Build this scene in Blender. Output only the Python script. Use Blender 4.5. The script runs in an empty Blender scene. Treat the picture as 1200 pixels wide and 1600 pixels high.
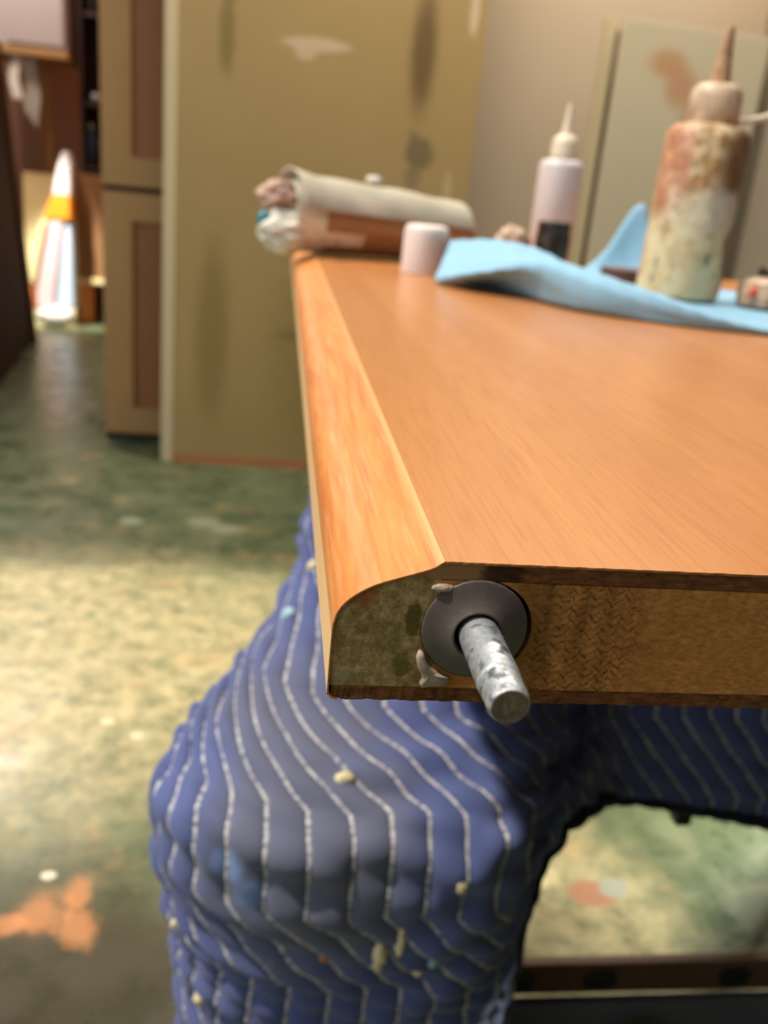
import bpy, bmesh, math, random
import numpy as np
from mathutils import Vector, Matrix
random.seed(4); np.random.seed(4)
C = bpy.context.scene.collection
scene = bpy.context.scene

# ------------------------------------------------------------------ camera
cam_d = bpy.data.cameras.new('camera'); cam = bpy.data.objects.new('camera', cam_d); C.objects.link(cam)
scene.camera = cam
right = Vector((0.9899, -0.1067, 0.0934)); down = Vector((0.0501, -0.3532, -0.9342)); fwd = Vector((0.1327, 0.9294, -0.3443))
M = Matrix((right, -down, -fwd)).transposed().to_4x4()
M.translation = Vector((-0.019, -0.2119, 0.8764)); cam.matrix_world = M
cam_d.sensor_fit = 'VERTICAL'; cam_d.sensor_height = 36.0; cam_d.lens = 1350 / 1600 * 36.0
cam_d.clip_start = 0.01; cam_d.clip_end = 60
cam_d.dof.use_dof = True; cam_d.dof.focus_distance = 0.262; cam_d.dof.aperture_fstop = 9.5

# ------------------------------------------------------------------ sky, sun, exposure, added fill lights
w = bpy.data.worlds.new('sky'); scene.world = w; w.use_nodes = True
bg = w.node_tree.nodes['Background']; bg.inputs[0].default_value = (0.86, 0.92, 1.0, 1); bg.inputs[1].default_value = 1.15
sd = bpy.data.lights.new('sun', 'SUN'); sun = bpy.data.objects.new('sun', sd); C.objects.link(sun)
sun.rotation_euler = Vector((-0.53, 0.0, 0.9)).to_track_quat('Z', 'Y').to_euler()
sun.location = (-2, 0, 5)
sd.energy = 3.7; sd.color = (1.0, 0.91, 0.78); sd.angle = math.radians(2)
vs = scene.view_settings; vs.view_transform = 'Standard'; vs.look = 'None'; vs.gamma = 1.0; vs.use_curve_mapping = False
vs.exposure = 0.0
def area(name, loc, sx, sy, e, c):
    d = bpy.data.lights.new(name, 'AREA'); d.shape = 'RECTANGLE'; d.size = sx; d.size_y = sy; d.energy = e; d.color = c
    o = bpy.data.objects.new(name, d); C.objects.link(o); o.location = loc; return o
area('back_wall_fill', (.7, 2.20, 2.66), 1.9, .2, 50, (1.0, .88, .72))  # added unseen fill that brightens the back wall and boards
area('passage_fill', (-1.6, 4.5, 2.68), .5, .5, 45, (1.0, .84, .74))  # added unseen fill for the dark far passage
wd = bpy.data.lights.new('under_door_fill', 'SPOT'); wl = bpy.data.objects.new('under_door_fill', wd); C.objects.link(wl)  # added out-of-frame spot to brighten the floor under the door
wd.energy = 125; wd.color = (1.0, .97, .86); wd.spot_size = math.radians(44); wd.spot_blend = .6; wd.shadow_soft_size = .06
wl.location = (1.35, 1.05, .56); wl.rotation_euler = (Vector((1.35, 1.05, .56)) - Vector((.42, .56, 0))).to_track_quat('Z', 'Y').to_euler()
ld = bpy.data.lights.new('bundle_sun_fill', 'SPOT'); fill_spot = bpy.data.objects.new('bundle_sun_fill', ld); C.objects.link(fill_spot)  # added unseen spot standing in for sun on the sheet bundle
ld.energy = 900; ld.color = (1.0, .96, .92); ld.spot_size = math.radians(19); ld.spot_blend = .5; ld.shadow_soft_size = .05
fill_spot.location = (-1.75, 4.05, 2.45); fill_spot.rotation_euler = (Vector((-1.75, 4.05, 2.45)) - Vector((-1.31, 4.93, .42))).to_track_quat('Z', 'Y').to_euler()

# ------------------------------------------------------------------ helpers
def link(name, me, mats, parent=None, loc=None, smooth=False):
    o = bpy.data.objects.new(name, me); C.objects.link(o)
    for m in (mats if isinstance(mats, (list, tuple)) else [mats]): me.materials.append(m)
    if smooth:
        for p in me.polygons: p.use_smooth = True
    if parent is not None:
        o.parent = parent
    if loc is not None: o.location = loc
    return o
def base_of(o):
    l = Vector((0, 0, 0))
    while o is not None: l = l + Vector(o.location); o = o.parent
    return l
def off(verts, parent, loc=None):
    l = base_of(parent) if parent is not None else Vector(loc or (0, 0, 0))
    return [(v[0] - l[0], v[1] - l[1], v[2] - l[2]) for v in verts]
def mesh(name, verts, faces, mats, parent=None, loc=None, smooth=False, mi=None):
    """verts in world space; stored relative to the parent's base or to loc"""
    me = bpy.data.meshes.new(name); me.from_pydata(off(verts, parent, loc), [], faces); me.update()
    bm = bmesh.new(); bm.from_mesh(me); bmesh.ops.recalc_face_normals(bm, faces=bm.faces); bm.to_mesh(me); bm.free()
    o = link(name, me, mats, parent, loc, smooth)
    if mi is not None:
        for i, p in enumerate(me.polygons): p.material_index = mi[i]
    return o
def thing(name, label, cat, loc=(0, 0, 0), group=None):
    o = bpy.data.objects.new(name, None); C.objects.link(o); o.location = loc
    o.empty_display_size = 0.05
    return tag(o, label, cat, group)
def tag(o, label, cat, group=None):
    o['label'] = label; o['category'] = cat
    if group: o['group'] = group
    return o
def struct(o): o['kind'] = 'structure'; return o
def boxg(x0, x1, y0, y1, z0, z1):
    v = [(x, y, z) for x in (x0, x1) for y in (y0, y1) for z in (z0, z1)]
    f = [(0, 1, 3, 2), (4, 6, 7, 5), (0, 4, 5, 1), (2, 3, 7, 6), (0, 2, 6, 4), (1, 5, 7, 3)]
    return v, f
def box(name, x0, x1, y0, y1, z0, z1, mat, parent=None, loc=None, bev=0.0, skew=None):
    v, f = boxg(x0, x1, y0, y1, z0, z1)
    if skew: v = [skew(*p) for p in v]
    me = bpy.data.meshes.new(name); me.from_pydata(off(v, parent, loc), [], f)
    bm = bmesh.new(); bm.from_mesh(me); bmesh.ops.recalc_face_normals(bm, faces=bm.faces)
    if bev: bmesh.ops.bevel(bm, geom=list(bm.edges), offset=bev, segments=2, affect='EDGES', profile=.6)
    bm.to_mesh(me); bm.free()
    return link(name, me, mat, parent, loc)
def lathe(name, prof, center, mat, parent=None, loc=None, axis='Z', n=48, jit=None, lean=None, smooth=True):
    """prof = [(radius, height)]; axis Z up, or -Y towards the camera side"""
    v = []; f = []
    for i, (r, h) in enumerate(prof):
        for k in range(n):
            a = 2 * math.pi * k / n; rr = r * (jit(a, h) if jit else 1)
            if axis == 'Z': p = [center[0] + rr * math.cos(a), center[1] + rr * math.sin(a), center[2] + h]
            else: p = [center[0] + rr * math.cos(a), center[1] - h, center[2] + rr * math.sin(a)]
            if lean: p[0] += lean[0] * h; p[1] += lean[1] * h
            v.append(p)
    for i in range(len(prof) - 1):
        for k in range(n):
            a, b = i * n + k, i * n + (k + 1) % n
            f.append((a, b, b + n, a + n))
    f.append(tuple(range(n))[::-1]); L = (len(prof) - 1) * n; f.append(tuple(range(L, L + n)))
    o = mesh(name, v, f, mat, parent, loc, smooth)
    if smooth: split_sharp(o)
    return o
def split_sharp(o, ang=40):
    me = o.data; bm = bmesh.new(); bm.from_mesh(me)
    for e in bm.edges:
        if len(e.link_faces) == 2: e.smooth = e.calc_face_angle(0) < math.radians(ang)
    bm.to_mesh(me); bm.free()
def tube(name, pts, r, mat, parent=None, loc=None, n=8, closed=False):
    v, f = tubeg(pts, r, n); return mesh(name, v, f, mat, parent, loc, True)
def tubeg(pts, r, n=8, base=0):
    v = []; f = []; P = [Vector(p) for p in pts]
    for i, p in enumerate(P):
        t = (P[min(i + 1, len(P) - 1)] - P[max(i - 1, 0)]).normalized()
        a = t.orthogonal().normalized() if i == 0 else (a - t * a.dot(t)).normalized()
        b = t.cross(a); rr = r(i) if callable(r) else r
        for k in range(n):
            q = p + (a * math.cos(2 * math.pi * k / n) + b * math.sin(2 * math.pi * k / n)) * rr; v.append(tuple(q))
    for i in range(len(P) - 1):
        for k in range(n):
            c, d = base + i * n + k, base + i * n + (k + 1) % n; f.append((c, d, d + n, c + n))
    f.append(tuple(base + k for k in range(n))[::-1]); L = base + (len(P) - 1) * n; f.append(tuple(L + k for k in range(n)))
    return v, f
def lump(name, c, rad, mat, parent=None, loc=None, amp=0.25, freq=3.0, seed=0, sub=4, flat=None):
    """crumpled blob: icosphere pushed about by layered sines"""
    bm = bmesh.new(); bmesh.ops.create_icosphere(bm, subdivisions=sub, radius=1)
    rs = np.random.RandomState(seed); D = rs.randn(7, 3); ph = rs.rand(7) * 6
    for v in bm.verts:
        p = v.co; s = 0
        for k in range(7): s += abs(math.sin(freq * (p.x * D[k, 0] + p.y * D[k, 1] + p.z * D[k, 2]) + ph[k])) / 7
        q = p * (1 + amp * (s - .6) * 2)
        v.co = Vector((c[0] + q.x * rad[0], c[1] + q.y * rad[1], c[2] + q.z * rad[2]))
        if flat is not None and v.co.z < flat: v.co.z = flat
    l = base_of(parent) if parent is not None else Vector(loc or (0, 0, 0))
    for v in bm.verts: v.co -= l
    me = bpy.data.meshes.new(name); bm.to_mesh(me); bm.free()
    return link(name, me, mat, parent, loc, True)

# --- material helper: tiny node language
class NT:
    def __init__(s, name, rough=.6, metal=0., spec=.5, coat=0.):
        s.m = bpy.data.materials.new(name); s.m.use_nodes = True; s.t = s.m.node_tree; s.N = s.t.nodes; s.L = s.t.links
        s.b = s.N['Principled BSDF']; s.b.inputs['Roughness'].default_value = rough; s.b.inputs['Metallic'].default_value = metal
        s.b.inputs['Specular IOR Level'].default_value = spec; s.b.inputs['Coat Weight'].default_value = coat
        s.tc = s.N.new('ShaderNodeTexCoord')
    def co(s, scale=(1, 1, 1), rot=(0, 0, 0), loc=(0, 0, 0)):
        n = s.N.new('ShaderNodeMapping'); s.L.new(s.tc.outputs['Object'], n.inputs[0])
        n.inputs['Scale'].default_value = scale; n.inputs['Rotation'].default_value = rot; n.inputs['Location'].default_value = loc
        return n.outputs[0]
    def noise(s, vec, scale, detail=4, rough=.55, dist=0.):
        n = s.N.new('ShaderNodeTexNoise'); s.L.new(vec, n.inputs['Vector']); n.inputs['Scale'].default_value = scale
        n.inputs['Detail'].default_value = detail; n.inputs['Roughness'].default_value = rough; n.inputs['Distortion'].default_value = dist
        return n.outputs['Fac']
    def wave(s, vec, scale, dist=0., detail=2, dscale=1., typ='BANDS', dirn='X'):
        n = s.N.new('ShaderNodeTexWave'); s.L.new(vec, n.inputs['Vector']); n.wave_type = typ; n.bands_direction = dirn
        n.inputs['Scale'].default_value = scale; n.inputs['Distortion'].default_value = dist; n.inputs['Detail'].default_value = detail
        n.inputs['Detail Scale'].default_value = dscale
        return n.outputs['Fac']
    def ramp(s, fac, stops):
        n = s.N.new('ShaderNodeValToRGB'); s.L.new(fac, n.inputs[0]); e = n.color_ramp.elements
        while len(e) < len(stops): e.new(.5)
        for i, (p, c) in enumerate(stops):
            e[i].position = p; c = (c, c, c) if isinstance(c, (int, float)) else c; e[i].color = (*c, 1)
        return n.outputs[0]
    def mix(s, fac, a, b, mode='MIX'):
        n = s.N.new('ShaderNodeMix'); n.data_type = 'RGBA'; n.blend_type = mode
        for sock, v in ((n.inputs[0], fac), (n.inputs[6], a), (n.inputs[7], b)):
            if hasattr(v, 'links'): s.L.new(v, sock)
            elif isinstance(v, tuple): sock.default_value = (*v, 1)
            else: sock.default_value = v
        return n.outputs[2]
    def math(s, op, a, b=0., c=0.):
        n = s.N.new('ShaderNodeMath'); n.operation = op
        for i, v in enumerate((a, b, c)):
            if hasattr(v, 'links'): s.L.new(v, n.inputs[i])
            else: n.inputs[i].default_value = v
        return n.outputs[0]
    def blob(s, c, r, nz=None, amp=.0, soft=.35):
        """1 inside an ellipsoid at object-space c with radii r, soft noisy rim"""
        v = s.co(loc=tuple(-a for a in c))
        n = s.N.new('ShaderNodeVectorMath'); n.operation = 'DIVIDE'; s.L.new(v, n.inputs[0]); n.inputs[1].default_value = r
        l = s.N.new('ShaderNodeVectorMath'); l.operation = 'LENGTH'; s.L.new(n.outputs[0], l.inputs[0])
        d = l.outputs['Value']
        if nz is not None: d = s.math('ADD', d, s.math('MULTIPLY', s.math('SUBTRACT', nz, .5), amp))
        m = s.N.new('ShaderNodeMapRange'); m.interpolation_type = 'SMOOTHSTEP'; s.L.new(d, m.inputs[0])
        m.inputs[1].default_value = 1 + soft / 2; m.inputs[2].default_value = 1 - soft / 2
        return m.outputs[0]
    def col(s, c):
        if hasattr(c, 'links'): s.L.new(c, s.b.inputs['Base Color'])
        else: s.b.inputs['Base Color'].default_value = (*c, 1)
        return s
    def roughn(s, r): s.L.new(r, s.b.inputs['Roughness']); return s
    def bump(s, h, st=.3, d=.001):
        n = s.N.new('ShaderNodeBump'); s.L.new(h, n.inputs['Height']); n.inputs['Strength'].default_value = st; n.inputs['Distance'].default_value = d
        s.L.new(n.outputs[0], s.b.inputs['Normal']); return s
def S(r, g, b):
    f = lambda c: ((c / 255 + .055) / 1.055) ** 2.4 if c > 10 else c / 255 / 12.92
    return (f(r), f(g), f(b))
def plain(name, c, rough=.6, metal=0., var=.15, sc=20, spec=.5, bump=0., bd=.001):
    t = NT(name, rough, metal, spec); n = t.noise(t.co(), sc, 5)
    t.col(t.mix(n, tuple(x * (1 - var) for x in c), tuple(min(1, x * (1 + var)) for x in c)))
    if bump: t.bump(t.noise(t.co(), sc * 4, 4), bump, bd)
    return t.m

# ------------------------------------------------------------------ materials
# concrete floor, green paint worn to cream, orange spills
t = NT('worn_green_floor', .5, spec=.45)
n1 = t.noise(t.co(), 2.6, 8, .68, .4); n2 = t.noise(t.co(loc=(5, 2, 0)), 9, 8, .7); n3 = t.noise(t.co(loc=(1, 7, 0)), 26, 6, .7); n4 = t.noise(t.co(), 90, 3)
c = t.mix(t.ramp(n2, [(.38, 0.), (.62, 1.)]), S(72, 88, 62), S(112, 120, 86))
worn = t.blob((-.42, 1.28, 0), (.62, .46, 1), n1, 1.6, .9)
arch_cream = t.blob((.33, .62, 0), (.22, .28, 1), n1, .8, .7)  # cream patch on the floor seen through the arch
creamf = t.math('MULTIPLY', t.ramp(n3, [(.36, .25), (.62, 1.)]), t.math('MAXIMUM', worn, arch_cream))
c = t.mix(creamf, c, S(196, 182, 138))
c = t.mix(t.math('MULTIPLY', t.ramp(t.noise(t.co(loc=(3, 9, 0)), 6, 6, .7), [(.56, 0.), (.68, 1.)]), .55), c, S(198, 160, 112))
c = t.mix(t.math('MULTIPLY', t.ramp(t.noise(t.co(loc=(8, 3, 0)), 17, 6, .7), [(.60, 0.), (.70, 1.)]), .6), c, S(92, 128, 84))
c = t.mix(t.math('MULTIPLY', t.ramp(t.noise(t.co(loc=(2, 5, 0)), 12, 6, .7), [(.64, 0.), (.72, 1.)]), .5), c, S(150, 90, 66))
near_dark = t.blob((-.2, .38, 0), (.6, .34, 1), n1, .9, .8)  # floor turns dark brown towards the near left
c = t.mix(t.math('MULTIPLY', near_dark, t.ramp(n2, [(.2, .75), (.7, 1.)])), c, S(58, 48, 32))
for (x, y, rx, ry) in ((-.275, .66, .03, .028), (-.225, .635, .022, .03), (-.235, .69, .015, .026), (-.31, .64, .018, .016)):
    c = t.mix(t.math('MULTIPLY', t.blob((x, y, 0), (rx, ry, 1), n3, 2.6, 1.1), .6), c, S(204, 136, 82))
for (x, y, r, cc) in ((-.19, 2.0, .045, S(146, 150, 122)), (-.13, 1.96, .035, S(150, 152, 126)), (-.38, 1.99, .03, S(150, 160, 130)), (.45, .68, .032, S(180, 130, 100)), (.485, .69, .022, S(168, 170, 150)),
                      (-.215, 1.03, .012, S(228, 218, 178)), (-.27, 1.07, .011, S(226, 212, 170)), (-.28, .72, .009, S(226, 216, 190)), (-.53, .9, .035, S(140, 84, 66))):
    c = t.mix(t.blob((x, y, 0), (r, r * .8, 1), n3, 1.3, .4), c, cc)
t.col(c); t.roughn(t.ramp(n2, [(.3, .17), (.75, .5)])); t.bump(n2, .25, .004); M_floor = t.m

M_wall = plain('beige_wall_paint', S(194, 174, 146), .8, sc=3, var=.05)
M_wall_far = plain('red_brown_wall_paint', S(204, 152, 124), .8, sc=3, var=.08)
M_ceiling = plain('ceiling_board', S(150, 140, 124), .9, sc=4, var=.05)
M_wall_dark = plain('dark_block_wall', S(60, 54, 48), .9, sc=4, var=.1)

# veneer of the panel top
def wood(name, c0, c1, c2, sx=22, fine=900, rough=.34, streak=.5, rot=0., spec=.5):
    t = NT(name, rough, spec=spec)
    v = t.co(scale=(1, .06, 1), rot=(0, 0, rot)); a = t.noise(v, sx, 5, .6, .6); b = t.noise(t.co(scale=(1, .045, 1), rot=(0, 0, rot)), fine, 3, .6)
    g = t.noise(t.co(), 2600, 2); big = t.noise(t.co(scale=(1, .25, 1)), 9, 3)
    c = t.mix(t.ramp(a, [(.3, 0.), (.7, 1.)]), c0, c1)
    c = t.mix(t.math('MULTIPLY', t.ramp(b, [(.45, 0.), (.75, 1.)]), streak), c, c2)
    c = t.mix(t.math('MULTIPLY', t.ramp(big, [(.4, 0.), (.75, 1.)]), .25), c, c2)
    c = t.mix(t.math('MULTIPLY', t.ramp(g, [(.5, 0.), (.9, 1.)]), .3), c, tuple(min(1, x * 1.5) for x in c1))
    t.col(c); t.bump(b, .06, .0004); return t
M_veneer = wood('smooth_cherry_veneer', S(180, 116, 64), S(196, 131, 74), S(158, 96, 50), 20, 520, .27, .55, -.1).m
t = NT('streaky_moulding_wood', .42, spec=.5)
v = t.co(scale=(1, .045, 1)); a = t.noise(v, 110, 4, .55, 1.2); b = t.noise(t.co(scale=(1, .04, 1)), 420, 3, .6, .5); d = t.noise(t.co(scale=(1, .12, 1), loc=(1, 2, 3)), 60, 3, .5, 1.5)
c = t.ramp(a, [(.3, S(192, 110, 52)), (.46, S(214, 138, 72)), (.56, S(200, 122, 60)), (.7, S(222, 150, 84))])
c = t.mix(t.math('MULTIPLY', t.ramp(d, [(.5, 0.), (.62, 1.)]), .55), c, S(186, 104, 56))
c = t.mix(t.math('MULTIPLY', t.ramp(b, [(.5, 0.), (.72, 1.)]), .4), c, S(236, 172, 122))
t.col(c).bump(b, .05, .0003); M_mould = t.m
M_ridge = plain('yellowed_glue_edge', S(218, 150, 84), .35, sc=60, var=.1)
M_sideface = plain('sun_paled_side_face', S(226, 184, 132), .5, sc=40, var=.06)  # side coloured paler than the moulding to carry the sun's sheen
t = NT('olive_dirty_end_grain', .85, spec=.2)
a = t.noise(t.co(), 260, 8, .75); b = t.noise(t.co(loc=(3, 1, 2)), 1100, 4, .7); g = t.noise(t.co(loc=(.1, 4, 2)), 70, 4, .6)
c = t.ramp(a, [(.32, S(122, 102, 60)), (.5, S(178, 148, 94)), (.68, S(224, 192, 134))])
c = t.mix(t.math('MULTIPLY', t.ramp(b, [(.52, 0.), (.72, 1.)]), .6), c, S(60, 54, 30))
c = t.mix(t.math('MULTIPLY', t.ramp(g, [(.52, 0.), (.66, 1.)]), .55), c, S(90, 84, 22))
c = t.mix(t.math('MULTIPLY', t.blob((.0075, 0, .0345), (.005, .01, .0045), a, 1.2, .6), .75), c, S(160, 84, 36))
c = t.mix(t.math('MULTIPLY', t.blob((.0045, 0, .008), (.0016, .01, .002), a, 1.6, .4), .8), c, S(176, 164, 120))
c = t.mix(t.math('MULTIPLY', t.blob((.0225, 0, .026), (.0022, .01, .006), a, 1.0, .4), .8), c, S(84, 74, 16))
c = t.mix(t.math('MULTIPLY', t.blob((.0205, 0, .012), (.003, .01, .004), a, 1.2, .5), .7), c, S(104, 92, 24))
t.col(c).bump(a, .7, .0006); M_endgrain = t.m
def fibre(name, lo, mid, hi, saw=False):
    t = NT(name, .85, spec=.2)
    a = t.noise(t.co(scale=(.5, 1, 1)), 700, 6, .7); g = t.noise(t.co(), 90, 3)
    c = t.ramp(a, [(.3, lo), (.52, mid), (.72, hi)])
    c = t.mix(t.math('MULTIPLY', t.ramp(g, [(.4, 0.), (.65, 1.)]), .35), c, lo)
    h = a
    if saw:   # scorched diagonal saw-tooth marks beside the hinge hole
        zone = t.blob((.0725, 0, .022), (.0165, .05, .030), t.noise(t.co(), 160, 3), .7, .4)
        vst = t.noise(t.co(scale=(1, 1, .12), loc=(2, 0, 0)), 260, 3, .6)
        w1 = t.wave(t.co(rot=(0, math.radians(36), 0)), 150, 5, 4, 2.2, dirn='Z'); w2 = t.wave(t.co(rot=(0, math.radians(-42), 0)), 140, 5, 4, 2.2, dirn='Z')
        col = t.ramp(t.wave(t.co(), 62, 2.0, 2, 1.0, dirn='X'), [(.35, 0.), (.65, 1.)])
        marks = t.mix(col, t.ramp(w1, [(.62, 0.), (.9, 1.)]), t.ramp(w2, [(.62, 0.), (.9, 1.)]))
        gate = t.math('MULTIPLY', zone, t.ramp(t.noise(t.co(loc=(5, 5, 5)), 330, 5, .7), [(.40, 0.), (.56, 1.)]))
        c = t.mix(t.math('MULTIPLY', t.math('MULTIPLY', zone, t.ramp(vst, [(.42, 0.), (.66, 1.)])), .55), c, S(112, 66, 22))
        c = t.mix(t.math('MULTIPLY', marks, t.math('MULTIPLY', gate, .6)), c, S(50, 30, 12))
        near = t.blob((.0565, 0, .0235), (.007, .05, .021), a, .8, .8)
        c = t.mix(t.math('MULTIPLY', near, .5), c, S(84, 56, 20))
    t.col(c).bump(h, .5, .0004); return t.m
M_core = fibre('amber_fibreboard_core', S(176, 112, 54), S(216, 146, 76), S(238, 176, 102), True)
t = NT('brown_band_end', .8, spec=.2)
a = t.noise(t.co(scale=(.35, 1, 1)), 600, 6, .7); g = t.noise(t.co(), 60, 3)
c = t.ramp(a, [(.3, S(84, 50, 24)), (.55, S(132, 82, 44)), (.75, S(170, 116, 70))])
c = t.mix(t.math('MULTIPLY', t.blob((.033, 0, .0415), (.009, .03, .006), a, 1.0, .4), .8), c, S(164, 124, 76))
c = t.mix(t.math('MULTIPLY', t.blob((.046, 0, .0415), (.006, .03, .006), a, 1.0, .5), .75), c, S(40, 26, 12))
t.col(c).bump(a, .5, .0003); M_band = t.m
t = NT('dull_grey_bushing', .38, metal=.0, spec=.6)
a = t.noise(t.co(), 300, 5, .6); c = t.mix(a, S(78, 68, 64), S(102, 90, 84))
c = t.mix(t.math('MULTIPLY', t.ramp(t.noise(t.co(loc=(1, 1, 1)), 900, 3), [(.6, 0.), (.75, 1.)]), .25), c, S(150, 132, 100))
t.col(c).bump(a, .1, .0003); M_bush = t.m
M_hole = plain('bore_shade_black', S(24, 20, 16), .9)  # near-black that puts the shadow of the bore into colour
M_putty = plain('grey_filler_putty', S(176, 156, 136), .55, sc=200, var=.15, bump=.3, bd=.0005)
t = NT('scuffed_zinc_steel', .33, metal=.7)
a = t.noise(t.co(), 420, 7, .75); b = t.noise(t.co(loc=(2, 2, 2)), 1500, 4, .7); g = t.noise(t.co(loc=(4, 1, 6)), 170, 4)
c = t.ramp(a, [(.3, S(120, 128, 138)), (.5, S(196, 204, 210)), (.7, S(236, 240, 240))])
c = t.mix(t.math('MULTIPLY', t.ramp(b, [(.5, 0.), (.62, 1.)]), .65), c, S(190, 160, 104))
c = t.mix(t.math('MULTIPLY', t.ramp(g, [(.54, 0.), (.62, 1.)]), .8), c, S(54, 54, 56))
t.col(c); t.roughn(t.ramp(a, [(.3, .55), (.7, .28)])).bump(a, .35, .0003); M_pin = t.m
t = NT('worn_steel_end', .5, metal=.6)
a = t.noise(t.co(), 500, 6, .7); c = t.ramp(a, [(.3, S(120, 92, 66)), (.55, S(150, 138, 120)), (.75, S(196, 178, 150))])
t.col(c).bump(a, .3, .0003); M_pin_end = t.m

t = NT('faded_blue_quilt_cloth', .9, spec=.15)
a = t.noise(t.co(), 7, 5, .6); b = t.noise(t.co(), 60, 5, .7); f1 = t.noise(t.co(), 900, 3)
c = t.mix(t.ramp(a, [(.3, 0.), (.7, 1.)]), S(72, 83, 128), S(100, 110, 156))
c = t.mix(t.math('MULTIPLY', t.ramp(b, [(.35, 0.), (.7, 1.)]), .4), c, S(70, 78, 118))
c = t.mix(t.math('MULTIPLY', t.blob((-.03, .0, .40), (.085, .3, .11), a, 1.8, .8), .55), c, S(118, 116, 112))
for (x, z, r) in ((-.036, .397, .012), (-.017, .375, .012)):
    c = t.mix(t.math('MULTIPLY', t.blob((x - .05, 0, z), (r, .3, r * 1.3), b, 1.2, .8), .6), c, S(128, 160, 214))
t.col(t.mix(t.math('MULTIPLY', f1, .2), c, S(60, 70, 120))); t.b.inputs['Sheen Weight'].default_value = .15; t.bump(f1, .2, .0006); M_blanket = t.m
t = NT('white_stitch_thread', .9, spec=.1)
c = t.ramp(t.noise(t.co(), 260, 3), [(.35, S(110, 112, 132)), (.6, S(214, 210, 206))]); t.col(c); M_thread = t.m
M_binding = plain('dark_blanket_binding', S(22, 24, 34), .9, sc=40, var=.3)
M_paint_cream = plain('dried_cream_paint', S(230, 214, 170), .6, sc=80)
M_paint_blue = plain('dried_pale_blue_paint', S(178, 210, 224), .5, sc=80)
M_paint_rust = plain('dried_rust_paint', S(190, 120, 90), .6, sc=80)
M_trestle = plain('dirty_trestle_wood', S(96, 66, 44), .8, sc=14, var=.35, bump=.3)
M_black = plain('black_steel', S(20, 20, 22), .5, sc=30)
M_greyplate = plain('grey_plate', S(96, 96, 100), .6, sc=12, var=.15)
M_brass = plain('tarnished_brass', S(150, 108, 46), .5, .6, sc=60)

# workshop background
t = NT('olive_door_paint', .42, spec=.4)
a = t.noise(t.co(), 3, 4); z = t.noise(t.co(), 24, 5, .6)
c = t.mix(a, S(162, 134, 82), S(176, 148, 98))
def at(t, c, p, r, cc, f=.9, amp=.9, soft=.8, nz=None, o=(0, 0, 0)):
    p = tuple(a - b for a, b in zip(p, BASE))
    return t.mix(t.math('MULTIPLY', t.blob(p, r, nz if nz is not None else z, amp, soft), f), c, cc)
Y_ = 2.58; BASE = (.09, 2.58, 0)
c = at(t, c, (-.195, Y_, 1.395), (.035, .2, .05), S(52, 38, 22), .95, .8, .6)
c = at(t, c, (-.20, Y_, 1.26), (.022, .2, .11), S(128, 108, 56), .8, .6)
c = at(t, c, (.36, Y_, 1.27), (.036, .2, .15), S(100, 76, 44), .85, .3, 1.1)
c = at(t, c, (.05, Y_, 1.255), (.095, .2, .018), S(206, 178, 142), .9, .5, .5)
c = at(t, c, (.02, Y_, 1.235), (.03, .2, .022), S(204, 176, 140), .85, .5, .5)
c = at(t, c, (.375, Y_, 1.0), (.04, .2, .05), S(104, 92, 66), .75, 1.8, .6)
c = at(t, c, (.36, Y_, .93), (.03, .2, .03), S(118, 106, 80), .6, 1.8, .6)
c = at(t, c, (.497, Y_, 1.385), (.012, .2, .06), S(214, 190, 156), .8, .4, .5)
c = at(t, c, (.47, Y_, .90), (.013, .2, .06), S(198, 170, 132), .7, .4, .5)
c = at(t, c, (-.22, Y_, .42), (.05, .2, .26), S(120, 100, 44), .55, .6, 1.)
c = at(t, c, (.14, Y_, .36), (.16, .2, .34), S(126, 108, 52), .5, .8, 1.2)
c = at(t, c, (.03, Y_, .43), (.06, .2, .015), S(110, 90, 44), .4, .8, 1.)
t.col(c); M_olive = t.m
M_slabedge = plain('cream_door_edge', S(206, 186, 144), .6, sc=8, var=.05)
M_rustwood = plain('raw_red_brown_edge', S(178, 108, 62), .7, sc=20, var=.15)
M_frame = plain('tan_cabinet_frame', S(176, 134, 80), .6, sc=6, var=.12)
M_cpanel = plain('brown_cabinet_panel', S(150, 96, 50), .6, sc=5, var=.12)
t = NT('cream_board_paint', .5); z = t.noise(t.co(), 14, 5, .6); c = t.mix(t.noise(t.co(), 3, 3), S(206, 190, 156), S(216, 200, 166))
BASE = (1.125, 2.415, 0)
c = at(t, c, (1.05, 2.43, 1.30), (.055, .2, .035), S(200, 146, 100), .8, .5, 1.)
c = at(t, c, (1.10, 2.43, 1.24), (.045, .2, .05), S(198, 140, 96), .75, .5, 1.)
c = at(t, c, (1.15, 2.43, 1.18), (.04, .2, .06), S(204, 152, 108), .6, .5, 1.)
t.col(c); M_cream = t.m
M_grey_edge = plain('grey_board_edge', S(140, 126, 100), .7, sc=10)
M_darkply = plain('dark_stained_board', S(52, 38, 20), .8, sc=6, var=.3)
M_darkply2 = plain('brown_board_edge', S(96, 74, 46), .8, sc=6, var=.2)
M_cupboard = plain('grey_white_cupboard_paint', S(176, 164, 158), .5, sc=4, var=.04)
M_white = plain('white_laminate', S(214, 204, 196), .5, sc=4, var=.04)
M_whitecloth = plain('white_cloth', S(226, 220, 208), .9, sc=8, var=.08, bump=.4, bd=.005)
M_pinkcloth = plain('stained_pink_cloth', S(196, 160, 140), .9, sc=30, var=.3)
M_orange = plain('orange_sheet', S(240, 150, 20), .6, sc=6, var=.1)
M_pinksheet = plain('pale_pink_sheet', S(236, 206, 200), .6, sc=6)
M_bluesheet = plain('pale_blue_sheet', S(204, 220, 232), .6, sc=6)
M_yellow = plain('pale_yellow_board', S(240, 220, 160), .6, sc=6, var=.06)
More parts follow.
